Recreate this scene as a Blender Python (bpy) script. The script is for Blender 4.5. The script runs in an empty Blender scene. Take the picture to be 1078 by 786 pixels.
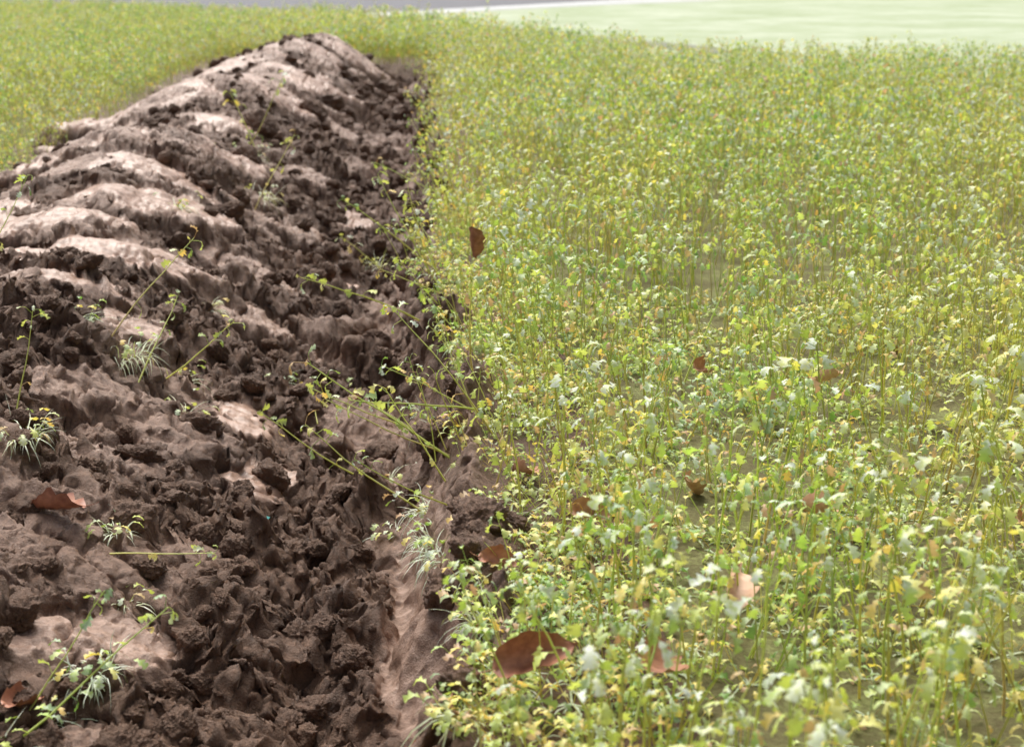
import bpy, math, random
import numpy as np
from mathutils import Vector, Euler

rs = np.random.RandomState(7)
random.seed(7)
scene = bpy.context.scene
scene.view_settings.view_transform = 'Standard'
scene.view_settings.look = 'None'
scene.view_settings.exposure = 0

# ------------------------------------------------------------------ noise
def h3(ix, iy, iz, seed):
    with np.errstate(over='ignore'):
        n = (ix.astype(np.int64)*374761393 + iy.astype(np.int64)*668265263 + iz.astype(np.int64)*2147483647//7 + seed*1274126177) & 0xFFFFFFFF
        n = ((n ^ (n >> 13)) * 1274126177) & 0xFFFFFFFF
        n = ((n ^ (n >> 16)) * 2246822519) & 0xFFFFFFFF
        n = n ^ (n >> 15)
    return (n & 0xFFFFFF) / float(0xFFFFFF)

def vn2(x, y, seed=0):
    x = np.asarray(x, float); y = np.asarray(y, float)
    ix = np.floor(x); iy = np.floor(y)
    fx = x-ix; fy = y-iy
    fx = fx*fx*fx*(fx*(fx*6-15)+10); fy = fy*fy*fy*(fy*(fy*6-15)+10)
    z = np.zeros_like(ix)
    a = h3(ix, iy, z, seed); b = h3(ix+1, iy, z, seed); c = h3(ix, iy+1, z, seed); d = h3(ix+1, iy+1, z, seed)
    return ((a*(1-fx)+b*fx)*(1-fy)+(c*(1-fx)+d*fx)*fy)*2-1

def fbm2(x, y, oct=4, seed=0, gain=0.5):
    s = 0; a = 1; n = 0
    for i in range(oct):
        s = s + a*vn2(x*2**i+i*17.3, y*2**i-i*9.1, seed+i); n += a; a *= gain
    return s/n

def vn3(x, y, z, seed=0):
    ix = np.floor(x); iy = np.floor(y); iz = np.floor(z)
    fx = x-ix; fy = y-iy; fz = z-iz
    fx = fx*fx*(3-2*fx); fy = fy*fy*(3-2*fy); fz = fz*fz*(3-2*fz)
    r = 0
    for dx in (0, 1):
        for dy in (0, 1):
            for dz in (0, 1):
                r = r + h3(ix+dx, iy+dy, iz+dz, seed)*(fx if dx else 1-fx)*(fy if dy else 1-fy)*(fz if dz else 1-fz)
    return r*2-1

def fbm3(x, y, z, oct=4, seed=0, gain=0.5):
    s = 0; a = 1; n = 0
    for i in range(oct):
        f = 2**i
        s = s+a*vn3(x*f+i*5.1, y*f+i*3.3, z*f-i*7.7, seed+i); n += a; a *= gain
    return s/n

def chunks(x, y, seed, slope=.9, crack=2.4):
    ix = np.floor(x); iy = np.floor(y)
    best = np.full(x.shape, 9.0); second = np.full(x.shape, 9.0); hgt = np.zeros(x.shape)
    z = np.zeros_like(ix)
    for dx in (-1, 0, 1):
        for dy in (-1, 0, 1):
            cx = ix+dx; cy = iy+dy
            ox = x-(cx+h3(cx, cy, z, seed)); oy = y-(cy+h3(cx, cy, z, seed+1))
            st = .6+.8*h3(cx, cy, z, seed+5)
            d = (ox*ox*st+oy*oy/st)
            a = h3(cx, cy, z, seed+2)+slope*(ox*(h3(cx, cy, z, seed+3)*2-1)+oy*(h3(cx, cy, z, seed+4)*2-1))
            m = d < best
            second = np.where(m, best, np.minimum(second, d))
            hgt = np.where(m, a, hgt)
            best = np.where(m, d, best)
    e = np.sqrt(second)-np.sqrt(best)
    dome = np.clip(e*crack, 0, 1)**0.6
    return dome*(.15+hgt)-.42

def sst(a, b, x):
    t = np.clip((x-a)/(b-a), 0, 1)
    return t*t*(3-2*t)

# ------------------------------------------------------------------ terrain
def edge_x(y):
    return 0.05+0.08*vn2(y*1.3, y*0+3.3, 5)+0.05*vn2(y*4, y*0+1.3, 6)
XB = ([0, 3, 5, 7, 12, 18, 23], [-.33, -.35, -.52, -.56, -.45, -.3, -.3])
XC = ([0, 5, 9, 13, 17, 19, 23], [-1.45, -1.5, -1.75, -1.85, -1.6, -1.3, -1.2])
XL = ([0, 5, 9, 13, 18, 23], [-2.8, -2.75, -2.75, -2.8, -3.0, -2.8])
HC = ([0, 3, 5, 7, 8.8, 10.2, 12.3, 14.2, 17, 19.2, 20.6, 22], [.06, .12, .20, .24, .39, .17, .41, .24, .42, .44, .17, 0])

rp = np.random.RandomState(3)
PL = []
def plate(x, y, a, b, rot, lift, sx=0., sy=0., curv=.12, sl=1.):
    PL.append((x, y, a, b, math.radians(rot), lift, sx, sy, curv, sl))
for (x_, y_, a_, b_, r_, l_, sx_, sy_, c_) in [
    (-2.15, 8.85, .80, .66, 24, .10, -.05, -.12, .16), (-1.58, 9.15, .50, .75, -20, .11, .14, -.08, .18), (-1.75, 8.05, .70, .34, 4, .05, .0, -.18, .10),
    (-2.3, 7.5, .58, .46, 24, .06, -.08, -.10, .10), (-1.50, 7.35, .62, .30, 38, .06, .18, -.12, .08), (-2.0, 6.7, .62, .42, 0, .07, 0, -.14, .10),
    (-1.35, 6.35, .45, .26, 44, .05, .22, -.12, .06), (-1.95, 5.9, .50, .34, -8, .06, 0, -.10, .08), (-1.45, 5.5, .40, .22, 30, .06, .15, -.1, .06),
    (-2.2, 12.0, .85, .85, 24, .12, -.06, -.10, .18), (-1.58, 12.6, .60, 1.0, -14, .13, .14, -.06, .20), (-2.3, 10.8, .60, .46, 4, .06, -.08, -.12, .10), (-1.6, 11.1, .55, .32, 30, .05, .14, -.1, .1),
    (-1.9, 14.3, .85, .75, 20, .09, 0, -.10, .18), (-1.4, 15.4, .65, .85, -10, .10, .14, -.06, .18), (-2.1, 16.4, .85, .8, 10, .09, -.03, -.08, .18),
    (-1.6, 17.4, .8, .85, -10, .10, .08, -.06, .18), (-2.1, 18.6, .85, .8, 10, .09, -.05, -.06, .18), (-1.2, 18.9, .75, .8, 0, .09, .08, -.05, .18)]:
    plate(x_, y_, a_, b_, r_, l_, sx_, sy_, c_)
for (x_, y_, a_, b_, r_, l_, sx_, sy_, c_, s_) in [
    (-1.15, 4.6, .26, .15, 30, .03, .25, -.1, .04, .4), (-.68, 5.15, .13, .30, 8, .03, .05, -.1, .03, 1.), (-.58, 4.55, .12, .28, -10, .02, .05, -.1, .03, 1.),
    (-.85, 6.4, .2, .24, 10, .02, .15, -.1, .04, .6), (-.80, 3.05, .26, .15, 25, .04, .15, -.1, .03, .7), (-.55, 7.9, .16, .40, 10, .03, .1, -.1, .04, .9), (-.9, 8.6, .25, .35, 0, .03, .15, -.1, .05, .5),
    (-.5, 9.8, .2, .5, 0, .03, .1, -.1, .05, .8), (-.95, 7.2, .22, .30, 30, .03, .25, -.1, .04, .6), (-.68, 2.65, .16, .11, 0, .03, .25, -.1, .03, .5), (-.42, 2.5, .1, .16, 20, .01, .1, 0, .03, .5), (-1.0, 10.6, .3, .5, 20, .04, .2, -.1, .06, .5), (-.9, 13.5, .3, .6, 20, .04, .2, -.1, .06, .4),
    (-1.2, 5.3, .26, .24, 50, .05, .3, -.1, .04, .8), (-1.0, 4.1, .20, .16, 10, .04, .2, -.1, .04, .4), (-.75, 3.75, .14, .12, 60, .02, .2, -.1, .03, .3)]:
    plate(x_, y_, a_, b_, r_, l_, sx_, sy_, c_, s_)
for i in range(40):
    y = 2.3+rp.rand()**1.3*17
    c = np.interp(y, *XC)
    plate(c+rp.uniform(-.8, .9), y, rp.uniform(.10, .30)*(1+y*.03), rp.uniform(.07, .2)*(1+y*.04), rp.uniform(-60, 80), rp.uniform(.01, .06), rp.uniform(-.1, .35), rp.uniform(-.25, .1), .06, rp.choice([.0, .4, .9]))
PL.sort(key=lambda p: -p[1])

def base_z(x, y):
    e = edge_x(y)
    xb = np.interp(y, *XB); xc = np.interp(y, *XC); xl = np.interp(y, *XL); hc = np.interp(y, *HC)
    zb = -.34
    wall = sst(0.0, 0.20, e-x)
    zr = zb*wall
    r = np.clip((xb-x)/(xb-xc), 0, 1)
    z = np.where(x < xb, zb+(hc-zb)*(0.55*r**.8+.45*r*r*(3-2*r)), zr)
    f = sst(0, 1, (xc-x)/(xc-xl))
    z = np.where(x < xc, hc*(1-f), z)
    m = sst(-.05, .12, x-xl)*sst(-.06, .03, e+.03-x)
    endw = sst(.8, 1.5, y)*(1-sst(20.4, 22, y))
    return z*endw, m*endw, e

def crumb_mask(x, y):
    return sst(-.3, .2, fbm2(x*2.1, y*1.7, 3, 350)+.25*sst(.5, .1, np.abs(x-np.interp(y, *XB))))

def coarse(x, y):
    z, m, e = base_z(x, y)
    wx = x+.07*fbm2(x*5, y*5, 3, 21)+.02*fbm2(x*30, y*30, 3, 23, .6); wy = y+.07*fbm2(x*5, y*5, 3, 31)+.02*fbm2(x*30, y*30, 3, 33, .6)
    wallz = sst(.0, .05, e-x)*(1-sst(.18, .26, e-x))*(1-sst(4.0, 4.6, y))
    crum = sst(.1, .45, fbm2(x*3.5, y*2.2, 3, 133))
    wallz = wallz*(1-.7*crum)
    crest = sst(4.8, 6.2, y)*(1-sst(.25, .75, x-np.interp(y, *XC)))
    k = m*(1-.88*wallz)
    kc = k*(1-.7*crest)
    cmk = crumb_mask(x, y)
    z = z + k*(.10*fbm2(x*1.6, y*1.6, 3, 41)+.035*fbm2(x*4, y*4, 2, 47))
    z = z + kc*(.13*chunks(wx*2.5, wy*2.5, 51, 1.1, 3.)*(.35+.65*sst(-.4, .2, fbm2(x*1.2, y*1.2, 2, 55)))
               + .070*chunks(wx*5.7, wy*5.7, 57, 1.2, 3.)*(.4+.6*cmk)
               + .045*chunks(wx*11, wy*11, 61)*cmk)
    for hx, hy, hr, hh in ((.03, 4.45, .20, .10), (.09, 3.28, .18, .08), (.1, 5.6, .12, .06), (-.42, 3.95, .14, .05), (-.3, 3.35, .12, .04)):
        d = np.sqrt((wx-hx)**2+(wy-hy)**2)/hr
        z = z+hh*np.clip(1-d*d, 0, 1)*(.85+.5*chunks(wx*12, wy*12, 81))
    slick = np.maximum(wallz*.6, .34*(1-cmk)*kc)
    d0 = .16*fbm2(x*3.5, y*3.5, 5, 91, .6)
    tex = .022*vn2(x*7, y*7, 15)+.011*fbm2(x*22, y*22, 3, 16)
    for (px, py, a, b, rot, lift, sx, sy, cv, sl) in PL:
        R = max(a, b)*1.4
        idx = np.where((abs(x-px) < R) & (abs(y-py) < R))[0]
        if len(idx) == 0: continue
        X = x[idx]-px; Y = y[idx]-py
        c, s = math.cos(rot), math.sin(rot)
        u = (X*c+Y*s)/a; v = (-X*s+Y*c)/b
        d = (np.abs(u)**2.6+np.abs(v)**2.6)**(1/2.6)*(1+d0[idx]*3.4)
        bz = float(base_z(np.array([px]), np.array([py]))[0][0])
        lb = base_z(X+px, Y+py)[0]
        zp = bz+.85*(lb-bz)+lift+sx*X*.6+sy*Y*.6-cv*d*d*.7
        st = (v*b)*13+1.6*vn2(X*2.5, Y*2.5, 12)+.5*vn2(X*9, Y*9, 19); fr_ = st-np.floor(st)
        zp = zp+.020*fr_*np.clip(vn2(X*3+px, Y*3, 14)+.5, 0, 1)+tex[idx]
        crack = np.exp(-(vn2(X*5+px*3, Y*3.5, 24)/.05)**2)*.03
        zp = zp-crack
        ok = (d < 1) & (zp > z[idx]-.03)
        j = idx[ok]
        w_ = sst(0, .12, 1-d[ok])
        z[j] = np.maximum(zp[ok]*w_+z[j]*(1-w_), z[j]-.03)
        slick[j] = np.maximum(slick[j]*.6, sl*(1-sst(.74, .97, d[ok]))*(1-np.clip(crack[ok]*30, 0, .85)))
        slick[idx[~ok & (d < 1)]] *= .5
    return z, m, slick, k, wx, wy, cmk, e

def mesh_from(name, V, F_flat, counts, smooth=True, attrs=None, mat=None, link=True, cols=None):
    me = bpy.data.meshes.new(name)
    V = np.asarray(V, np.float32); F_flat = np.asarray(F_flat, np.int32); counts = np.asarray(counts, np.int32)
    me.vertices.add(len(V)); me.vertices.foreach_set("co", V.ravel())
    me.loops.add(len(F_flat)); me.loops.foreach_set("vertex_index", F_flat)
    me.polygons.add(len(counts))
    st = np.concatenate(([0], np.cumsum(counts)[:-1])).astype(np.int32)
    me.polygons.foreach_set("loop_start", st)
    me.polygons.foreach_set("loop_total", counts)
    me.polygons.foreach_set("use_smooth", np.full(len(counts), smooth, bool))
    me.update(calc_edges=True); me.validate()
    if attrs:
        for k, v in attrs.items():
            at = me.attributes.new(k, 'FLOAT', 'POINT'); at.data.foreach_set("value", np.asarray(v, np.float32))
    if cols is not None:
        at = me.attributes.new("col", 'FLOAT_COLOR', 'POINT'); at.data.foreach_set("color", np.asarray(cols, np.float32).ravel())
    ob = bpy.data.objects.new(name, me)
    if link:
        scene.collection.objects.link(ob)
    if mat: me.materials.append(mat)
    return ob

def grid_faces(nr, nc):
    i = np.arange(nr-1)[:, None]*nc+np.arange(nc-1)[None, :]
    return np.stack([i, i+1, i+nc+1, i+nc], -1).reshape(-1, 4)

# ------------------------------------------------------------------ materials
def newmat(name):
    m = bpy.data.materials.new(name); m.use_nodes = True
    nt = m.node_tree; nt.nodes.clear()
    return m, nt, nt.nodes, nt.links
def N(ns, t, **kw):
    n = ns.new(t)
    for k, v in kw.items(): setattr(n, k, v)
    return n
def noise(ns, ls, scale, detail=4, rough=.55, vec=None):
    n = ns.new('ShaderNodeTexNoise'); n.inputs['Scale'].default_value = scale; n.inputs['Detail'].default_value = detail
    n.inputs['Roughness'].default_value = rough
    if vec: ls.new(vec, n.inputs['Vector'])
    return n
def ramp(ns, ls, fac, stops):
    r = ns.new('ShaderNodeValToRGB')
    el = r.color_ramp.elements
    while len(el) < len(stops): el.new(.5)
    for e, (p, c) in zip(el, stops):
        e.position = p; e.color = (*c, 1) if len(c) == 3 else c
    ls.new(fac, r.inputs['Fac']); return r
def mix(ns, ls, fac, a, b, blend='MIX'):
    m = ns.new('ShaderNodeMix'); m.data_type = 'RGBA'; m.blend_type = blend
    if isinstance(fac, (int, float)): m.inputs[0].default_value = fac
    else: ls.new(fac, m.inputs[0])
    for v, s in ((a, 6), (b, 7)):
        if isinstance(v, tuple): m.inputs[s].default_value = (*v, 1)
        else: ls.new(v, m.inputs[s])
    return m.outputs[2]
def math_(ns, ls, op, a, b=None, clamp=False):
    m = ns.new('ShaderNodeMath'); m.operation = op; m.use_clamp = clamp
    for v, s in ((a, 0), (b, 1)):
        if v is None: continue
        if isinstance(v, (int, float)): m.inputs[s].default_value = v
        else: ls.new(v, m.inputs[s])
    return m.outputs[0]

def soil_mat(name, use_slick):
    m, nt, ns, ls = newmat(name)
    out = ns.new('ShaderNodeOutputMaterial'); b = ns.new('ShaderNodeBsdfPrincipled')
    ls.new(b.outputs[0], out.inputs[0])
    geo = ns.new('ShaderNodeNewGeometry'); P = geo.outputs['Position']
    n1 = noise(ns, ls, 3.0, 5, .6, P); n2 = noise(ns, ls, 45, 5, .75, P); n3 = noise(ns, ls, 230, 3, .7, P)
    c1 = ramp(ns, ls, n1.outputs[0], [(.3, (.125, .066, .038)), (.55, (.185, .104, .063)), (.75, (.28, .17, .112))])
    c2 = ramp(ns, ls, n2.outputs[0], [(.3, (.40, .37, .35)), (.6, (1.0, .98, .96)), (.8, (1.7, 1.62, 1.55))])
    col = mix(ns, ls, .8, c1.outputs[0], c2.outputs[0], 'MULTIPLY')
    if use_slick:
        at = N(ns, 'ShaderNodeAttribute', attribute_name='slick')
        mp = ns.new('ShaderNodeMapping'); mp.inputs['Scale'].default_value = (3, 16, 6); mp.inputs['Rotation'].default_value = (0, 0, -.3)
        ls.new(P, mp.inputs[0])
        ns1 = noise(ns, ls, 1.5, 6, .7, mp.outputs[0])
        sc = ramp(ns, ls, ns1.outputs[0], [(.3, (.20, .12, .082)), (.46, (.36, .23, .167)), (.60, (.48, .325, .25)), (.8, (.56, .40, .32))])
        f = math_(ns, ls, 'MULTIPLY', at.outputs['Fac'], math_(ns, ls, 'MULTIPLY', math_(ns, ls, 'SUBTRACT', n2.outputs[0], .16), 3.2), True)
        col = mix(ns, ls, f, col, sc.outputs[0])
        r = ns.new('ShaderNodeMapRange'); ls.new(f, r.inputs[0]); r.inputs[3].default_value = .60; r.inputs[4].default_value = .30
        ls.new(r.outputs[0], b.inputs['Roughness'])
    else:
        b.inputs['Roughness'].default_value = .62
    ls.new(col, b.inputs['Base Color'])
    b.inputs['Specular IOR Level'].default_value = .5
    h = math_(ns, ls, 'ADD', math_(ns, ls, 'MULTIPLY', n2.outputs[0], 1.0), math_(ns, ls, 'MULTIPLY', n3.outputs[0], .5))
    bp = ns.new('ShaderNodeBump'); bp.inputs['Strength'].default_value = .9; bp.inputs['Distance'].default_value = .016
    if use_slick:
        s = math_(ns, ls, 'SUBTRACT', .95, math_(ns, ls, 'MULTIPLY', at.outputs['Fac'], .7)); ls.new(s, bp.inputs['Strength'])
    ls.new(h, bp.inputs['Height']); ls.new(bp.outputs[0], b.inputs['Normal'])
    return m

soilA = soil_mat("soil_furrow", True)
soilB = soil_mat("soil_clod", False)

def leaf_mat(name, trans=.4):
    m, nt, ns, ls = newmat(name)
    out = ns.new('ShaderNodeOutputMaterial')
    at = N(ns, 'ShaderNodeAttribute', attribute_name='col')
    geo = ns.new('ShaderNodeNewGeometry')
    P = geo.outputs['Position']
    n1 = noise(ns, ls, .8, 3, .6, P)
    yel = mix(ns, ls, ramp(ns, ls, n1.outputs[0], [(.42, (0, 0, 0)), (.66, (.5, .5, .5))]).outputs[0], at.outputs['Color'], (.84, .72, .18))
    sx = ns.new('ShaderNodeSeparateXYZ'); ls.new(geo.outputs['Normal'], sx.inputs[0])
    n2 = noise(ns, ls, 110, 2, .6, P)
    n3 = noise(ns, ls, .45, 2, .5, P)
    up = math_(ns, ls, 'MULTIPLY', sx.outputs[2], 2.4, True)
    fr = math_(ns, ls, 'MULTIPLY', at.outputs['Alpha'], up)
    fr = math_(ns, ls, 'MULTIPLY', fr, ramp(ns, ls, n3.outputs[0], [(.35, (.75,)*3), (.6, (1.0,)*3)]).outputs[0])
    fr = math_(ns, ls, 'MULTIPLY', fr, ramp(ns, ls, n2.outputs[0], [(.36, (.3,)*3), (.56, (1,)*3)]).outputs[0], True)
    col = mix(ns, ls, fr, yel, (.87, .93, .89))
    d = ns.new('ShaderNodeBsdfDiffuse')
    ls.new(col, d.inputs['Color'])
    t = ns.new('ShaderNodeBsdfTranslucent'); ls.new(col, t.inputs['Color'])
    mx = ns.new('ShaderNodeMixShader'); mx.inputs[0].default_value = trans
    g = ns.new('ShaderNodeBsdfGlossy'); g.inputs['Roughness'].default_value = .45; g.inputs['Color'].default_value = (1, 1, 1, 1)
    m2 = ns.new('ShaderNodeMixShader'); m2.inputs[0].default_value = .04
    ls.new(d.outputs[0], mx.inputs[1]); ls.new(t.outputs[0], mx.inputs[2])
    ls.new(mx.outputs[0], m2.inputs[1]); ls.new(g.outputs[0], m2.inputs[2]); ls.new(m2.outputs[0], out.inputs[0])
    return m
leafM = leaf_mat("crop_leaf", .40)

def flat_mat(name, stops, scale=2., rough=.85, bump=.3, fine=30.):
    m, nt, ns, ls = newmat(name)
    out = ns.new('ShaderNodeOutputMaterial'); b = ns.new('ShaderNodeBsdfPrincipled'); ls.new(b.outputs[0], out.inputs[0])
    geo = ns.new('ShaderNodeNewGeometry'); P = geo.outputs['Position']
    n1 = noise(ns, ls, scale, 6, .6, P); n2 = noise(ns, ls, fine, 4, .7, P)
    f = math_(ns, ls, 'ADD', math_(ns, ls, 'MULTIPLY', n1.outputs[0], .6), math_(ns, ls, 'MULTIPLY', n2.outputs[0], .4))
    c = ramp(ns, ls, f, stops); ls.new(c.outputs[0], b.inputs['Base Color']); b.inputs['Roughness'].default_value = rough
    b.inputs['Specular IOR Level'].default_value = .2
    bp = ns.new('ShaderNodeBump'); bp.inputs['Strength'].default_value = bump; bp.inputs['Distance'].default_value = .02
    ls.new(n2.outputs[0], bp.inputs['Height']); ls.new(bp.outputs[0], b.inputs['Normal'])
    return m

# ------------------------------------------------------------------ furrow mesh
xs = np.arange(-3.3, .5001, .0060)
ys = [.8]
while ys[-1] < 22.4:
    ys.append(ys[-1]+max(.0065, .0023*ys[-1]))
ys = np.array(ys); ys[-1] = 22.4
GX, GY = np.meshgrid(xs, ys); SH = GX.shape
x = GX.ravel(); y = GY.ravel()
z, m, sl, k, wx, wy, cmk, e_ = coarse(x, y)
Z = z.reshape(SH).copy(); lim = 2.0+.7*fbm2(GX*9, GY*9, 2, 900)
ddx = .0060; ddy = np.diff(ys)[:, None]
for it in range(24):
    Z[:, 1:] = np.minimum(Z[:, 1:], Z[:, :-1]+lim[:, 1:]*ddx); Z[:, :-1] = np.minimum(Z[:, :-1], Z[:, 1:]+lim[:, :-1]*ddx)
    Z[1:] = np.minimum(Z[1:], Z[:-1]+lim[1:]*ddy); Z[:-1] = np.minimum(Z[:-1], Z[1:]+lim[:-1]*ddy)
cut = np.clip((z-Z.ravel())/.04, 0, 1)*sst(-.02, -.3, -(e_-x)+0*y) if False else np.clip((z-Z.ravel())/.04, 0, 1)
wallzone = (x > e_-.27) & (y < 4.4)
z = Z.ravel(); sl = sl*(1-.75*np.where(wallzone, cut*.3, cut))
ck2 = np.where(wallzone, cmk*.3, np.maximum(cmk, cut))
z = z+k*(1-.85*sl)*ck2*(.024*chunks(wx*23, wy*23, 71)+.011*chunks(wx*48, wy*48, 75))
z = z+k*(1-.85*sl)*(.020*fbm2(wx*28, wy*28, 3, 101)+.012*np.abs(fbm2(x*75, y*75, 2, 105)))
bord = sst(0, .25, x+3.3)*sst(0, .15, .5-x)*sst(0, .3, y-.8)*sst(0, .3, 22.4-y)
gz = .012*fbm2(x*3, y*3, 3, 201)+.006*fbm2(x*20, y*20, 2, 203)
z = (z+(1-m)*gz)*bord
ZG = z.reshape(SH); SG = sl.reshape(SH)
kk = m*bord*(1-.7*sl)
dx = kk*(.026*vn3(x*14, y*14, z*14, 301)+.016*vn3(x*42, y*42, z*42, 303))
dy = kk*(.026*vn3(x*14+7, y*14, z*14, 305)+.016*vn3(x*42, y*42+5, z*42, 307))
dz_ = kk*.010*vn3(x*60, y*60, z*60, 309)
F = grid_faces(len(ys), len(xs))
furrow = mesh_from("ploughed_furrow", np.stack([x+dx, y+dy, z+dz_], 1), F.ravel(), np.full(len(F), 4), True, {"slick": sl}, soilA)
def samp(G, px, py):
    px = np.asarray(px, float); py = np.asarray(py, float)
    j = np.clip(np.round((px-xs[0])/.0060).astype(int), 0, len(xs)-1); i = np.clip(np.searchsorted(ys, py), 0, len(ys)-1)
    return G[i, j]
def tz(x, y): return float(samp(ZG, x, y)) if x < .45 else 0.0

gx = np.array([-400, -150, -60, -25, -12, -6, -3.3, xs[-1], 3, 6, 12, 25, 60, 150, 400.])
gy = np.array([-200, -60, -20, -6, -2, .8, 22.4, 30, 45, 80, 150, 300, 600.])
GXX, GYY = np.meshgrid(gx, gy)
F = grid_faces(len(gy), len(gx))
keep = []
for f in F:
    cx = GXX.ravel()[f].mean(); cy = GYY.ravel()[f].mean()
    keep.append(not (-3.3 < cx < .5 and .8 < cy < 22.4))
F = F[np.array(keep)]
gmat = flat_mat("field_soil", [(.3, (.09, .065, .035)), (.5, (.15, .14, .06)), (.62, (.26, .28, .11)), (.8, (.5, .50, .34))], 6., .9, .6, 60.)
mesh_from("ground", np.stack([GXX.ravel(), GYY.ravel(), GXX.ravel()*0], 1), F.ravel(), np.full(len(F), 4), False, None, gmat)

def poly_sheet(name, pts, z, mat, sub=0):
    V = [(a, b, z) for a, b in pts]
    return mesh_from(name, V, list(range(len(V))), [len(V)], False, None, mat)
EDX = [-60, -16, -7, -2.6, .2, 3.1, 6, 16, 60]; EDY = [50, 43, 38, 31.5, 27, 18.6, 16.8, 15.8, 15]
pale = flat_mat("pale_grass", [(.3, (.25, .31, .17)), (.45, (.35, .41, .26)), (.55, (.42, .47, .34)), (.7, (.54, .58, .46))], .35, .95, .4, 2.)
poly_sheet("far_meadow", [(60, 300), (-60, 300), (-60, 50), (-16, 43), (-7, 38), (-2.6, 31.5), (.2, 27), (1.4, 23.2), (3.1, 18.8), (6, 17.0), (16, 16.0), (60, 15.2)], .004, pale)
road_m = flat_mat("asphalt", [(.3, (.13, .13, .145)), (.7, (.19, .19, .205))], .6, .8, .2, 40.)
poly_sheet("road", [(-60, 52), (-16, 44.5), (-7, 40.5), (-3.3, 39.0), (9.2, 57.5), (30, 90), (30, 130), (-60, 130)], .008, road_m)
verge_m = flat_mat("frosty_gravel_verge", [(.3, (.36, .37, .36)), (.7, (.62, .63, .63))], 1., .9, .3, 3.)
poly_sheet("gravel_verge", [(-7, 39.6), (-7, 40.9), (-3.4, 39.6), (-1, 43.1), (2, 48), (5.3, 53.2), (9.0, 59.5), (30, 93), (34, 91), (10.4, 54.6), (6.5, 50.3), (2.6, 45.2), (0, 41), (-2.6, 37.4)], .012, verge_m)
track_m = flat_mat("track_dirt", [(.3, (.20, .21, .15)), (.7, (.29, .30, .23))], 1., .9, .3, 12.)
poly_sheet("dirt_track", [(4.6, 23.0), (2.9, 27.2), (.9, 33.4), (-2.6, 39.0), (-2.2, 39.1), (1.4, 34.2), (3.6, 27.9), (5.3, 23.8)], .0165, track_m)

# ------------------------------------------------------------------ plant building
class MB:
    def __init__(s): s.V = []; s.F = []; s.C = []; s.n = 0
    def add(s, V, F, C):
        s.V.extend(V); s.F.extend([[i+s.n for i in f] for f in F]); s.C.extend(C); s.n += len(V)
    def arr(s): return np.array([v[:] for v in s.V]), np.array(s.F), np.array(s.C)
    def obj(s, name, mat, link=True, smooth=True):
        return mesh_from(name, np.array([v[:] for v in s.V]), np.array([i for f in s.F for i in f]), [len(f) for f in s.F], smooth, None, mat, link, np.array(s.C))

def tube(mb, pts, r0, r1, c0, c1, sides=4):
    V = []; C = []; n = len(pts)
    for i, p in enumerate(pts):
        t = i/(n-1); r = r0*(1-t)+r1*t
        d = (pts[min(i+1, n-1)]-pts[max(i-1, 0)]).normalized()
        a = d.cross(Vector((.3, 1, .2))).normalized(); b = d.cross(a)
        for k in range(sides):
            an = 2*math.pi*k/sides
            V.append(p+a*(math.cos(an)*r)+b*(math.sin(an)*r))
            C.append([c0[j]*(1-t)+c1[j]*t for j in range(3)]+[.15])
    F = []
    for i in range(n-1):
        for k in range(sides):
            k2 = (k+1) % sides
            F.append([i*sides+k, i*sides+k2, (i+1)*sides+k2, (i+1)*sides+k])
    mb.add(V, F, C)

PROF = [(.0, .06), (.10, .30), (.18, .62), (.28, .22), (.40, .60), (.52, 1.0), (.62, .42), (.74, .72), (.84, .80), (1.0, .06)]
PLOW = [(0, .1), (.45, .9), (1, .1)]
def leaf(mb, p, d, up, L, W, col, frost, droop, fold, rng, prof=PROF):
    V = []; C = []; q = p.copy(); d = d.normalized()
    side = d.cross(up)
    if side.length < .01: side = Vector((1, 0, 0))
    side.normalize()
    last = 0; tw = rng.uniform(-.9, .9)
    for (t, w) in prof:
        st = (t-last)*L; last = t
        d = (d+Vector((0, 0, -1))*droop*st/L*1.2).normalized()
        q = q+d*st
        nrm = side.cross(d).normalized()
        s2 = (side+nrm*tw*t).normalized()
        ww = w*W*.5
        j = rng.uniform(.75, 1.25)
        V.append(q+s2*ww*j+nrm*fold*ww+d*ww*.35); V.append(q.copy()); V.append(q-s2*ww/j+nrm*fold*ww+d*ww*.35)
        b = rng.uniform(.85, 1.15)
        C.append([c*b for c in col]+[frost]); C.append([c*1.12 for c in col]+[frost*.8]); C.append([c*b for c in col]+[frost])
    F = []
    for i in range(len(prof)-1):
        a = i*3; F.append([a, a+1, a+4, a+3]); F.append([a+1, a+2, a+5, a+4])
    mb.add(V, F, C)

def lcol(rng, t, yf=.28):
    r = rng.random()
    if r < yf*(1.3-t): return [(.94, .76, .12), (.92, .62, .14), (.88, .84, .22)][rng.randrange(3)], .25
    if r > .95: return (.60, .36, .18), .2
    g = rng.random()
    c = [(.22, .40, .07), (.44, .62, .09), (.64, .76, .15)]
    a = c[rng.randrange(3)]
    return tuple(v*(.85+.35*g) for v in a), (.12+1.1*max(0, (t-.45)/.55))*rng.uniform(.1, 1.15)

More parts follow.
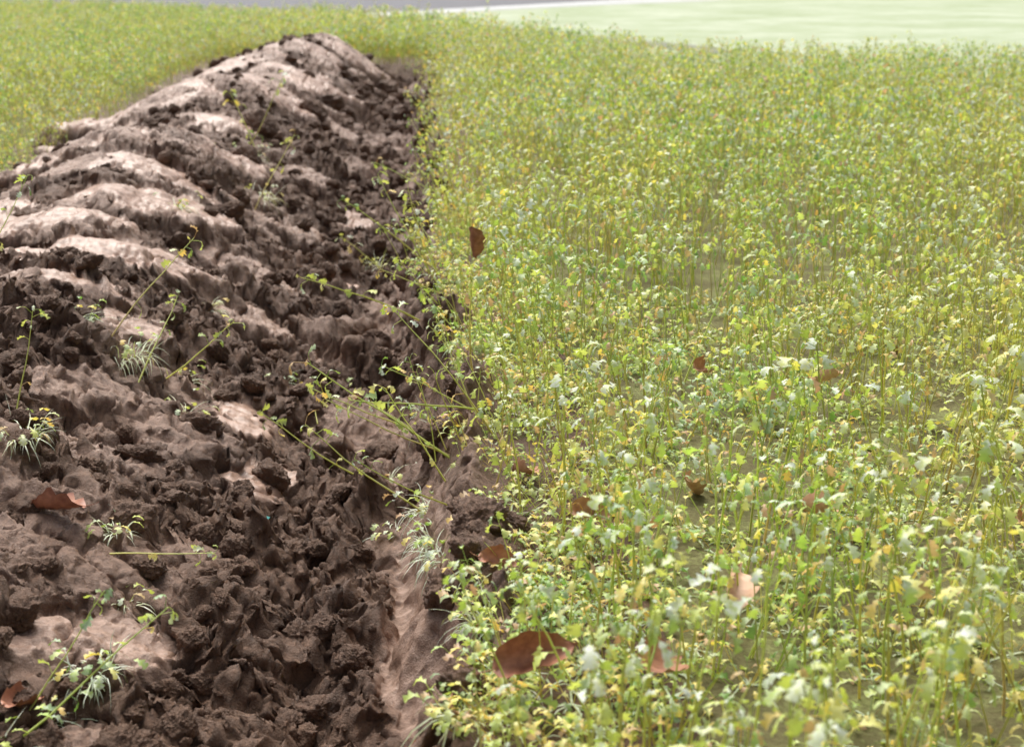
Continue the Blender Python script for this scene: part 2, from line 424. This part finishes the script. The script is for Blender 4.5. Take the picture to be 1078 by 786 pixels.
def make_plant(seed, h, nl, leafscale=1., lean=.1, yf=.28, low=.3, lod=0, rstem=.0034):
    rng = random.Random(seed); mb = MB()
    n = 6 if not lod else 2; pts = [Vector((0, 0, -.02))]; d = Vector((rng.uniform(-lean, lean), rng.uniform(-lean, lean), 1)).normalized()
    for i in range(n):
        d = (d+Vector((rng.uniform(-.1, .1), rng.uniform(-.1, .1), .03))).normalized()
        pts.append(pts[-1]+d*h/n)
    sc0 = rng.choice([(.68, .70, .17), (.62, .72, .15), (.76, .72, .22), (.60, .46, .20), (.70, .76, .20)])
    tube(mb, pts, rstem, .0015, sc0, (.62, .74, .18), 3)
    def at(t):
        f = t*n; i = min(int(f), n-1); return pts[i].lerp(pts[i+1], f-i)
    az = rng.random()*6.28
    for k in range(nl):
        if k < nl*(1-low): t = 1-.20*(k/(nl*(1-low)))**1.2
        else: t = rng.uniform(.25, .72)
        az += 2.4+rng.uniform(-.5, .5)
        p = at(t); el = rng.uniform(.1, .9) if t < .93 else rng.uniform(.3, 1.2)
        o = Vector((math.cos(az)*math.cos(el), math.sin(az)*math.cos(el), math.sin(el)))
        col, fr = lcol(rng, t, yf)
        if lod: fr = min(1.2, fr*1.6)  # distance haze put into the colour: far plants whitened beyond their frost
        pl = rng.uniform(.012, .038)*leafscale
        q1 = p+o*pl*.5; o2 = (o+Vector((0, 0, -.25))).normalized(); q2 = q1+o2*pl*.5
        if not lod: tube(mb, [p, q2], .0011, .0008, col, col, 3)
        L = rng.uniform(.020, .046)*leafscale; W = L*rng.uniform(.5, .85)
        leaf(mb, q2, (o2+Vector((0, 0, -.2))).normalized(), Vector((0, 0, 1)), L, W, col, fr, rng.uniform(.8, 3.2), rng.uniform(-.7, .7), rng, PLOW if lod else PROF)
    return mb

def coll(name): return bpy.data.collections.new(name)
cropC = coll("crop_variants")
singles = []; lows = []
NV = 14
for i in range(NV):
    rng = random.Random(i*31)
    h = rng.uniform(.28, .47); nl = rng.randint(7, 11)
    singles.append(make_plant(100+i, h, nl, 1.0, .2, .38))
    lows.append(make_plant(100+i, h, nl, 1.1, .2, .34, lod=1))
for i in range(3):
    for lod in (0, 1):
        mb = make_plant(300+i, .50+.05*i, 12, .9, .12, .12, .5, lod=lod)
        rng = random.Random(i)
        top = max(mb.V, key=lambda v: v[2])
        for k in range(4):
            a = rng.random()*6.28
            leaf(mb, Vector(top)+Vector((0, 0, -.01*k)), Vector((math.cos(a), math.sin(a), .5)), Vector((0, 0, 1)), .012, .012, (.85, .72, .05), 0, .4, .2, rng, [(0, .3), (.5, 1), (1, .2)])
        (lows if lod else singles).append(mb)
for i in range(3):
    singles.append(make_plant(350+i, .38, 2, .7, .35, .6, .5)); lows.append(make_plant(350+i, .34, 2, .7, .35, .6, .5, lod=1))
NS = len(singles)
def pick(r):
    return r.randint(0, NV) if r.rand() < .80 else (NV+r.randint(0, 3) if r.rand() < .16 else NV+3+r.randint(0, 3))
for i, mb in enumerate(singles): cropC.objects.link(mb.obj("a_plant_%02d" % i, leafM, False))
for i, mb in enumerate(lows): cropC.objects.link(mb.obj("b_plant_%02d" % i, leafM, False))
def patch(name, src, size, dens, seed):
    r = np.random.RandomState(seed); arrs = [s.arr() for s in src]
    Vs = []; Fs = []; Cs = []; off = 0
    for k in range(int(size*size*dens)):
        cxy = r.uniform(-size/2, size/2, 2)
        V, Fq, C = arrs[pick(r)]
        E = Euler((r.normal(0, .12), r.normal(0, .12), r.uniform(0, 6.28))).to_matrix()
        s = r.uniform(.62, 1.16)
        V2 = (V*s)@np.array(E).T+np.array([cxy[0], cxy[1], 0])
        C2 = C.copy(); C2[:, :3] *= r.uniform(.75, 1.2)*np.array([r.uniform(.88, 1.12), 1, 1])
        Vs.append(V2); Fs.append(Fq+off); Cs.append(np.clip(C2, 0, .97)); off += len(V)
    V = np.concatenate(Vs); Fq = np.concatenate(Fs); C = np.concatenate(Cs)
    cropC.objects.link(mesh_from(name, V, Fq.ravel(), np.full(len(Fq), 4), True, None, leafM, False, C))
NH = 10; NL_ = 6
for i in range(NH): patch("c_patch_%02d" % i, singles, .5, 106+rs.randint(-38, 26), 60+i)
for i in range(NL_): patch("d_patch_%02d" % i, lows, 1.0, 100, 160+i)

def scatter(name, P, R, S, I, collection):
    me = bpy.data.meshes.new(name)
    me.vertices.add(len(P)); me.vertices.foreach_set("co", np.asarray(P, np.float32).ravel())
    a = me.attributes.new("rot", 'FLOAT_VECTOR', 'POINT'); a.data.foreach_set("vector", np.asarray(R, np.float32).ravel())
    a = me.attributes.new("scl", 'FLOAT', 'POINT'); a.data.foreach_set("value", np.asarray(S, np.float32))
    a = me.attributes.new("idx", 'INT', 'POINT'); a.data.foreach_set("value", np.asarray(I, np.int32))
    ob = bpy.data.objects.new(name, me); scene.collection.objects.link(ob)
    ng = bpy.data.node_groups.new(name+"_gn", 'GeometryNodeTree')
    ng.interface.new_socket("Geometry", in_out='INPUT', socket_type='NodeSocketGeometry')
    ng.interface.new_socket("Geometry", in_out='OUTPUT', socket_type='NodeSocketGeometry')
    ns, ls = ng.nodes, ng.links
    gi = ns.new('NodeGroupInput'); go = ns.new('NodeGroupOutput'); ip = ns.new('GeometryNodeInstanceOnPoints')
    ci = ns.new('GeometryNodeCollectionInfo'); ci.inputs['Collection'].default_value = collection
    ci.inputs['Separate Children'].default_value = True; ci.inputs['Reset Children'].default_value = True
    def na(n, t):
        q = ns.new('GeometryNodeInputNamedAttribute'); q.data_type = t; q.inputs['Name'].default_value = n; return q.outputs[0]
    e = ns.new('FunctionNodeEulerToRotation')
    ls.new(gi.outputs[0], ip.inputs['Points']); ls.new(ci.outputs[0], ip.inputs['Instance'])
    ip.inputs['Pick Instance'].default_value = True
    ls.new(na("idx", 'INT'), ip.inputs['Instance Index'])
    ls.new(na("rot", 'FLOAT_VECTOR'), e.inputs[0]); ls.new(e.outputs[0], ip.inputs['Rotation'])
    ls.new(na("scl", 'FLOAT'), ip.inputs['Scale'])
    ls.new(ip.outputs[0], go.inputs[0])
    md = ob.modifiers.new("scatter", 'NODES'); md.node_group = ng
    return ob

def region(px, py):
    fr = edge_x(py)+.09*vn2(px*9, py*3, 8)+.05*(1-sst(3.0, 3.6, py))
    inside = (px > np.interp(py, *XL)-.02) & (px < fr) & (py < 21.0) & (py > .5)
    for hx, hy, hr in ((.03, 4.40, .18), (.1, 3.28, .19)):
        inside |= ((px-hx)**2+(py-hy)**2) < hr*hr
    vis = (px < .48*py+1.5) & (px > -.42*py-1.5) & (py < np.interp(px, EDX, EDY)-.1)
    return vis & ~inside
P_ = []; R_ = []; S_ = []; I_ = []
def add_cell(cx, cy, size, hi):
    tx = cx+np.array([-.5, -.5, .5, .5, 0, 0, .5, -.5])*size; ty = cy+np.array([-.5, .5, -.5, .5, .5, -.5, 0, 0])*size
    r = region(tx, ty)
    if not r.any(): return
    far = 1+min(max((cy-13)/40, 0), .3); lft = .75 if cx < -2 and cy < 40 else 1
    near_edge = (cx-size/2 < .45 and cx > -2 and cy < 22)
    if r.all() and not near_edge:
        P_.append((cx, cy, 0)); R_.append((0, 0, math.pi/2*rs.randint(4)+rs.uniform(-.1, .1)))
        S_.append(rs.uniform(.92, 1.1)*far*(lft**.5)); I_.append(2*NS+(rs.randint(NH) if hi else NH+rs.randint(NL_)))
        return
    n = int(size*size*(135 if hi else 105))
    qx = cx+rs.uniform(-.5, .5, n)*size; qy = cy+rs.uniform(-.5, .5, n)*size
    ok = region(qx, qy)
    if cx > -2 and cy < 21:
        e_ = edge_x(qy); ok &= rs.rand(n) < (.65+.35*sst(0, .3, qx-e_))
    for a, b in zip(qx[ok], qy[ok]):
        e = max(0, min(1, 1-(a-edge_x(b))/.28)) if (a > -.5 and b < 21) else 0
        lean = rs.uniform(-.1, .85 if b > 3.3 else .45)*e
        P_.append((a, b, 0)); R_.append((rs.normal(0, .12), rs.normal(0, .12)-lean, rs.uniform(-.7, .7) if e > .2 else rs.uniform(0, 6.28)))
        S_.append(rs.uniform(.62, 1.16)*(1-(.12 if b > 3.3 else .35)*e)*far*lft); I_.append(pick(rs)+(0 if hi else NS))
for cy in np.arange(1.25, 9, .5):
    for cx in np.arange(-8.25, 8, .5): add_cell(cx, cy, .5, True)
for cy in np.arange(9.5, 46, 1.):
    for cx in np.arange(-22, 16, 1.): add_cell(cx, cy, 1., False)
for i in range(110):
    a = rs.uniform(4.2, 8.5); b = rs.uniform(14.8, 16.2); P_.append((a, b, 0)); R_.append((0, 0, rs.uniform(0, 6))); S_.append(rs.uniform(.85, 1.1)); I_.append(NV+rs.randint(3))
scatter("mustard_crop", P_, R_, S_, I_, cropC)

lowC = coll("undergrowth_variants")
for i in range(5):
    rng = random.Random(900+i); mb = MB()
    for k in range(12):
        a = rng.random()*6.28; r = rng.uniform(0, .05)
        col, fr = lcol(rng, .6, .35)
        o = Vector((math.cos(a), math.sin(a), rng.uniform(.3, 1.6))).normalized()
        p0 = Vector((math.cos(a)*r, math.sin(a)*r, -.005)); L = rng.uniform(.02, .07)
        p1 = p0+o*L
        tube(mb, [p0, p1], .0009, .0006, col, col, 3)
        leaf(mb, p1, o, Vector((0, 0, 1)), rng.uniform(.02, .035), rng.uniform(.012, .022), col, fr, 1.8, .2, rng)
    for k in range(9):
        a = rng.random()*6.28; o = Vector((math.cos(a), math.sin(a), rng.uniform(.2, 1.)))
        leaf(mb, Vector((0, 0, 0)), o, Vector((0, 0, 1)), rng.uniform(.06, .11), .004, (.40, .52, .2), .6, 1.5, .2, rng, [(0, 1), (.3, 1), (.6, .8), (1, .05)])
    lowC.objects.link(mb.obj("undergrowth_%02d" % i, leafM, False))
def pts_in(xmin, xmax, y0, y1, dens):
    n = int((xmax-xmin)*(y1-y0)*dens)
    return rs.uniform(xmin, xmax, n), rs.uniform(y0, y1, n)
AX = []; AY = []
for (xa, xb_, ya, yb, de) in ((-.2, 3.5, 1.4, 6, 70), (-.2, .5, 1.4, 9, 130), (-7, -2.4, 6, 12, 50)):
    a, b = pts_in(xa, xb_, ya, yb, de); AX.append(a); AY.append(b)
qx = np.concatenate(AX); qy = np.concatenate(AY)
ins = (qx > np.interp(qy, *XL)) & (qx < edge_x(qy)-.0)
qx = qx[~ins]; qy = qy[~ins]; n = len(qx)
scatter("undergrowth", np.stack([qx, qy, qx*0], 1), np.stack([rs.normal(0, .1, n), rs.normal(0, .1, n), rs.uniform(0, 6.28, n)], 1), rs.uniform(.7, 1.4, n), rs.randint(0, 5, n), lowC)

# ------------------------------------------------------------------ clods
def ico(sub):
    import bmesh
    bm = bmesh.new(); bmesh.ops.create_icosphere(bm, subdivisions=sub, radius=1)
    V = np.array([v.co[:] for v in bm.verts]); F = np.array([[v.index for v in f.verts] for f in bm.faces]); bm.free()
    return V, F
IV, IF = ico(5)
clodC = coll("clod_variants")
for i in range(9):
    V = IV.copy(); s = 500+i*10
    r = 1+.45*fbm3(V[:, 0]*1.1+i*9, V[:, 1]*1.1, V[:, 2]*1.1, 2, s)
    rr = np.random.RandomState(s)
    for k in range(10):
        nrm = rr.normal(size=3); nrm /= np.linalg.norm(nrm); dd = rr.uniform(.55, .85)
        pr = (V*r[:, None])@nrm
        r = np.where(pr > dd, r*dd/np.maximum(pr, .01)*.8+r*.2, r)
    b = np.abs(fbm3(V[:, 0]*2.6, V[:, 1]*2.6, V[:, 2]*2.6, 3, s+3)); r += .30*b
    b2 = np.abs(fbm3(V[:, 0]*7, V[:, 1]*7, V[:, 2]*7, 3, s+5)); r += .26*b2-.1
    r += .07*fbm3(V[:, 0]*20, V[:, 1]*20, V[:, 2]*20, 2, s+7)
    V = V*r[:, None]*np.array([1, rr.uniform(.6, 1), rr.uniform(.45, .8)])
    o = mesh_from("soil_clod_%02d" % i, V, IF.ravel(), np.full(len(IF), 3), True, None, soilB, False)
    clodC.objects.link(o)
n = 17000
cy = 1.5+rs.rand(n)**1.5*19.5; cx = rs.uniform(-2.6, .12, n)
cz = samp(ZG, cx, cy); cs = samp(SG, cx, cy); cm = base_z(cx, cy)[1]
size = .004+.040*rs.rand(n)**5*(1+cy*.05)+.0009*cy
ck = crumb_mask(cx, cy)
keepm = (cm > .6) & ((cs < .2) | (rs.rand(n) < .05)) & (rs.rand(n) < .10+.6*ck)
cx, cy, cz, size = cx[keepm], cy[keepm], cz[keepm], size[keepm]
big = [(.02, 4.38, .10), (.10, 4.45, .08), (-.04, 4.28, .065), (.05, 4.3, .05), (.12, 3.30, .09), (.02, 3.22, .075), (.2, 3.35, .06), (.08, 3.2, .05), (-.42, 3.95, .07), (-.3, 3.4, .06), (-.36, 3.0, .05),
       (-.2, 5.1, .07), (-.3, 5.7, .08), (-.25, 6.4, .08), (-.1, 7.2, .1), (-.2, 8.2, .1), (-.1, 9.5, .11), (-.2, 11, .12), (0, 12.5, .12), (-.1, 14, .14), (-.3, 16, .15), (-.1, 17.5, .14), (-.5, 18.5, .16), (-.3, 19.3, .15),
       (-.9, 4.2, .07), (-1.1, 3.6, .07), (-.75, 3.5, .055), (-1.05, 5.6, .08), (-.9, 6.9, .1), (-1.1, 7.9, .1), (-1.2, 9.6, .13), (-1.3, 11.2, .15), (-1.0, 13, .14), (-1.0, 15, .16), (-.9, 17, .16), (-.55, 2.75, .05), (-.62, 2.5, .06), (-.3, 2.5, .05)]
for i in range(50):
    yy = 2.4+rs.rand()**1.3*16; big.append((np.interp(yy, *XB)+rs.normal(-.1, .24), yy, rs.uniform(.03, .07)*(1+yy*.05)))
bx = np.array([b[0] for b in big]); by = np.array([b[1] for b in big]); bs = np.array([b[2] for b in big])
bz = samp(ZG, bx, by)
cx = np.concatenate([cx, bx]); cy = np.concatenate([cy, by]); cz = np.concatenate([cz, bz-.01]); size = np.concatenate([size, bs])
n = len(cx)
scatter("soil_clods", np.stack([cx, cy, cz+size*.15], 1), rs.uniform(-.6, .6, (n, 3))+np.array([0, 0, 1])*rs.uniform(0, 6.28, (n, 1)), size, rs.randint(0, 9, n), clodC)

# ------------------------------------------------------------------ grass tufts & uprooted plants
def grass_tuft(x, y, r, h, nb, seed, frost=.8):
    rng = random.Random(seed); mb = MB()
    for k in range(nb):
        a = rng.random()*6.28; q = Vector((math.cos(a)*rng.random()*r*.5, math.sin(a)*rng.random()*r*.5, -.01))
        a += rng.uniform(-1, 1)
        el = rng.uniform(.15, 1.2); d = Vector((math.cos(a)*math.cos(el), math.sin(a)*math.cos(el), math.sin(el)))
        L = h*rng.uniform(.4, 1.2); w = rng.uniform(.0012, .0028); s = Vector((-math.sin(a), math.cos(a), 0))
        V = []; C = []; c = rng.choice([(.34, .48, .16), (.42, .56, .18), (.62, .62, .28), (.38, .5, .24)])
        bend = rng.uniform(.15, .6)
        for i in range(6):
            t = i/5; ww = w*(1-t**2)
            V += [q+s*ww, q-s*ww]; C += [list(c)+[frost]]*2
            d = (d+Vector((rng.uniform(-.2, .2), rng.uniform(-.2, .2), -bend))).normalized(); q = q+d*L/5
        mb.add(V, [[2*i, 2*i+1, 2*i+3, 2*i+2] for i in range(5)], C)
    for k in range(nb//4):
        a = rng.random()*6.28; col, fr = lcol(rng, .8, .3)
        o = Vector((math.cos(a), math.sin(a), rng.uniform(.2, .9))).normalized(); p0 = o*rng.uniform(.01, r)
        leaf(mb, p0, o, Vector((0, 0, 1)), .035, .022, col, fr, 1.5, .2, rng)
    o = mb.obj("grass_tuft", leafM); o.location = (x, y, tz(x, y)); return o
for i, (gx_, gy_, r, h, nb) in enumerate([(-1.07, 4.95, .16, .15, 90), (-1.27, 5.05, .12, .13, 60), (-.86, 4.75, .14, .13, 80), (-.95, 5.15, .12, .12, 50), (-1.2, 3.95, .14, .14, 80), (-1.12, 3.8, .12, .1, 60), (-.85, 3.6, .08, .08, 40),
        (-.78, 3.35, .07, .08, 30), (-.84, 2.75, .14, .10, 90), (-.74, 2.85, .12, .09, 60), (-.9, 2.6, .14, .10, 80), (-.12, 4.2, .10, .09, 60), (0, 3.75, .12, .10, 70), (.12, 2.9, .12, .10, 80), (.16, 2.62, .12, .10, 80),
        (-.6, 5.6, .08, .10, 30), (-1.0, 6.3, .1, .12, 40), (-1.3, 7.4, .14, .14, 50), (-1.0, 8.6, .16, .16, 60), (-1.3, 10.3, .25, .2, 90), (-.28, 6.0, .12, .12, 40), (-.3, 8.3, .1, .14, 30), (.02, 5.0, .14, .12, 60), (.02, 3.55, .12, .1, 60), (0, 4.05, .12, .1, 60), (-.02, 5.4, .12, .1, 50), (-.15, 4.9, .12, .1, 50)]):
    grass_tuft(gx_, gy_, r, h, nb, 40+i)

def laid_plant(x, y, tilt, az, sc, seed, h=.42, nl=8, dz=.03):
    o = make_plant(seed, h, nl, .9, .4, .35, .3, rstem=.0036).obj("uprooted_mustard_plant", leafM)
    o.rotation_mode = 'XYZ'
    o.rotation_euler = Euler((0, tilt, az))
    o.scale = (sc,)*3; o.location = (x, y, tz(x, y)+dz)
    return o
PI = math.pi
laid = [(-.20, 4.75, 1.25, PI*1.05, 1.2), (-.02, 5.0, 1.1, PI*.95, 1.2), (-.05, 5.9, .9, PI*.9, 1.3), (.0, 6.4, .8, PI, 1.3), (-.02, 4.0, .9, PI*.85, 1.2), (.05, 4.15, .75, PI*1.1, 1.3),
        (.04, 3.75, 1.0, PI, .8),
        (-1.1, 4.9, 1.1, .4, 1.1), (-1.0, 4.8, 1.2, 1.0, 1.0), (-.95, 5.0, 1.0, -.4, 1.0), (-1.2, 4.0, .5, 1.2, .8), (-1.25, 3.9, .6, 2.4, .8), (-.85, 2.7, .9, .3, .8), (-.82, 2.62, 1.1, .6, .9),
        (-.62, 2.42, 1.2, .4, .75), (-.82, 3.45, 1.35, 0, .7), (-1.0, 8.4, .9, .5, 1.3), (-1.3, 10.2, .7, 1., 1.6), (-1.2, 10.4, .7, 2., 1.6),
        (-.05, 7.2, .9, PI, 1.3), (-.1, 8.2, .8, PI, 1.3), (-1.75, 5.6, .7, .5, 1.), (-.45, 5.3, 1.3, 2.0, 1.0)]
rl = random.Random(77)
for i in range(28):
    yy = 3.8+rl.random()**1.1*6
    laid.append((rl.uniform(.02, .14), yy, rl.uniform(.4, 1.2), PI*rl.uniform(.6, 1.4), rl.uniform(.7, 1.15)))
for i, a in enumerate(laid):
    laid_plant(*a, 700+i)

# ------------------------------------------------------------------ dried leaves
def dleaf_mat():
    m, nt, ns, ls = newmat("dried_leaf_skin")
    out = ns.new('ShaderNodeOutputMaterial'); b = ns.new('ShaderNodeBsdfPrincipled'); ls.new(b.outputs[0], out.inputs[0])
    tc = ns.new('ShaderNodeTexCoord'); oi = ns.new('ShaderNodeObjectInfo')
    n = noise(ns, ls, 40, 4, .6, tc.outputs['Object'])
    f = math_(ns, ls, 'ADD', math_(ns, ls, 'MULTIPLY', n.outputs[0], .6), math_(ns, ls, 'MULTIPLY', oi.outputs['Random'], .4))
    c = ramp(ns, ls, f, [(.25, (.26, .10, .06)), (.45, (.48, .22, .13)), (.7, (.66, .42, .27))])
    ls.new(c.outputs[0], b.inputs['Base Color']); b.inputs['Roughness'].default_value = .5
    return m
dlM = dleaf_mat()
LP = [(0, .02), (.05, .35), (.12, .62), (.2, .70), (.28, .85), (.36, .88), (.44, 1.), (.52, .92), (.6, .86), (.68, .80), (.76, .62), (.84, .5), (.92, .28), (1., .02)]
def dried_leaf(x, y, L, rot, seed, curl=1.5, dz=.01):
    rng = random.Random(seed); V = []; F = []; nc = 9
    for i, (t, w) in enumerate(LP):
        ex = rng.uniform(.92, 1.08)
        for j in range(nc):
            s = (j/(nc-1))*2-1
            W = w*L*.34*ex; yy = s*W; xx = (t-.5)*L-abs(s)*L*.06
            a = yy*curl/L*2
            z_ = abs(yy)*math.sin(abs(a))*1.1+.25*L*curl*.35*(t-.5)**2*2
            z_ += .012*math.sin(t*22+s*3)*abs(s)*.5 + .0015*(1 if i % 2 else -1)
            V.append((xx, yy*math.cos(a*.7), z_))
    nr = len(LP)
    for i in range(nr-1):
        for j in range(nc-1):
            a = i*nc+j; F.append([a, a+1, a+nc+1, a+nc])
    b0 = len(V)
    for i in range(5):
        t = i/4
        for k in range(3):
            V.append((-.5*L-t*L*.3, math.cos(k*2.1)*.0012, .25*L*curl*.17+math.sin(k*2.1)*.0012+t*t*.012))
    for i in range(4):
        for k in range(3):
            F.append([b0+i*3+k, b0+i*3+(k+1) % 3, b0+(i+1)*3+(k+1) % 3, b0+(i+1)*3+k])
    o = mesh_from("dried_leaf", np.array(V), [i for f in F for i in f], [len(f) for f in F], True, None, dlM)
    o.rotation_euler = rot; o.location = (x, y, tz(x, y)+dz)
    return o
for i, a in enumerate([(-1.0, 3.57, .17, (.5, .1, 2.8), 1.2), (.20, 2.5, .17, (.7, -.2, .2), 1.8), (.43, 2.43, .16, (.5, .3, .9), 1.0), (.19, 6.0, .15, (.3, 1.3, 1.2), 1.4), (-.86, 2.72, .11, (.3, .3, 1.0), 1.6),
        (.03, 2.5, .10, (.6, .4, 1.8), 2.0), (-.02, 2.72, .08, (.4, .2, .5), 1.8), (-.12, 2.4, .05, (.4, .2, .9), 1.5), (.38, 3.2, .12, (.8, .3, .4), 1.8), (.62, 2.7, .14, (.8, -.3, 1.2), 1.8), (.9, 3.1, .13, (.7, .3, 2.), 1.8),
        (1.2, 4.1, .12, (.7, .5, 2.), 1.8), (.85, 4.3, .12, (.9, .3, 1.), 1.8), (.25, 3.75, .12, (.6, .3, 2.), 1.4), (.15, 3.0, .10, (.6, .3, .2), 1.6), (-.3, 5.5, .06, (.3, .2, 1.), 1.6), (1.5, 3.3, .12, (.6, .3, 1.), 1.4), (.7, 3.6, .12, (.5, .7, 1.), 1.4), (1.7, 5, .12, (.9, .7, 1.), 1.4), (-.8, 2.5, .09, (.4, .3, 2.), 1.6), (-1.35, 4.1, .09, (.4, .3, .5), 1.6)]):
    dz = {3: .24, 1: .10, 2: .12, 8: .12, 9: .15, 10: .15, 11: .18, 12: .16}.get(i, .025)
    dried_leaf(a[0], a[1], a[2], a[3], 60+i, a[4], dz)

m, nt, ns, ls = newmat("turquoise_plastic"); out = ns.new('ShaderNodeOutputMaterial'); b = ns.new('ShaderNodeBsdfPrincipled'); ls.new(b.outputs[0], out.inputs[0])
b.inputs['Base Color'].default_value = (.02, .32, .30, 1); b.inputs['Roughness'].default_value = .4
sx_, sy_ = -.48, 3.85
o = mesh_from("plastic_scrap", [(-.010, -.004, 0), (.004, -.007, .002), (.012, .001, .004), (.003, .007, .003), (-.007, .006, .001)], [0, 1, 2, 3, 4], [5], False, None, m)
sol = o.modifiers.new("thickness", 'SOLIDIFY'); sol.thickness = .002
o.location = (sx_, sy_, tz(sx_, sy_)+.03); o.rotation_euler = (.5, 0, .3)

# ------------------------------------------------------------------ light
w = bpy.data.worlds.new("World"); scene.world = w; w.use_nodes = True
nt = w.node_tree; bg = nt.nodes['Background']
sky = nt.nodes.new('ShaderNodeTexSky'); sky.sky_type = 'NISHITA'; sky.sun_disc = False
EL = math.radians(58); AZ = math.radians(-15)
sky.sun_elevation = EL; sky.sun_rotation = AZ; sky.dust_density = 6; sky.air_density = 1.0; sky.ozone_density = .2
hs = nt.nodes.new('ShaderNodeHueSaturation'); hs.inputs['Saturation'].default_value = .55   # thin high cloud greys the blue
nt.links.new(sky.outputs[0], hs.inputs['Color']); nt.links.new(hs.outputs[0], bg.inputs[0]); bg.inputs[1].default_value = .15
L = bpy.data.lights.new("sun", 'SUN'); L.energy = 3.5; L.angle = math.radians(45); L.color = (1, .97, .92)
lo = bpy.data.objects.new("sun", L); scene.collection.objects.link(lo)
dv = Vector((math.sin(AZ)*math.cos(EL), math.cos(AZ)*math.cos(EL), math.sin(EL)))
lo.rotation_euler = dv.to_track_quat('Z', 'Y').to_euler()

# ------------------------------------------------------------------ camera
cam = bpy.data.cameras.new("camera"); co = bpy.data.objects.new("camera", cam); scene.collection.objects.link(co)
co.location = (0, 0, 1.4); co.rotation_euler = (math.radians(90-16.1), 0, math.radians(-3.4))
cam.lens = 50; cam.sensor_width = 36; cam.clip_end = 2000; cam.clip_start = .05
cam.dof.use_dof = True; cam.dof.focus_distance = 4.1; cam.dof.aperture_fstop = 4.0
scene.camera = co
print("instances", len(P_), "clods", len(cx))
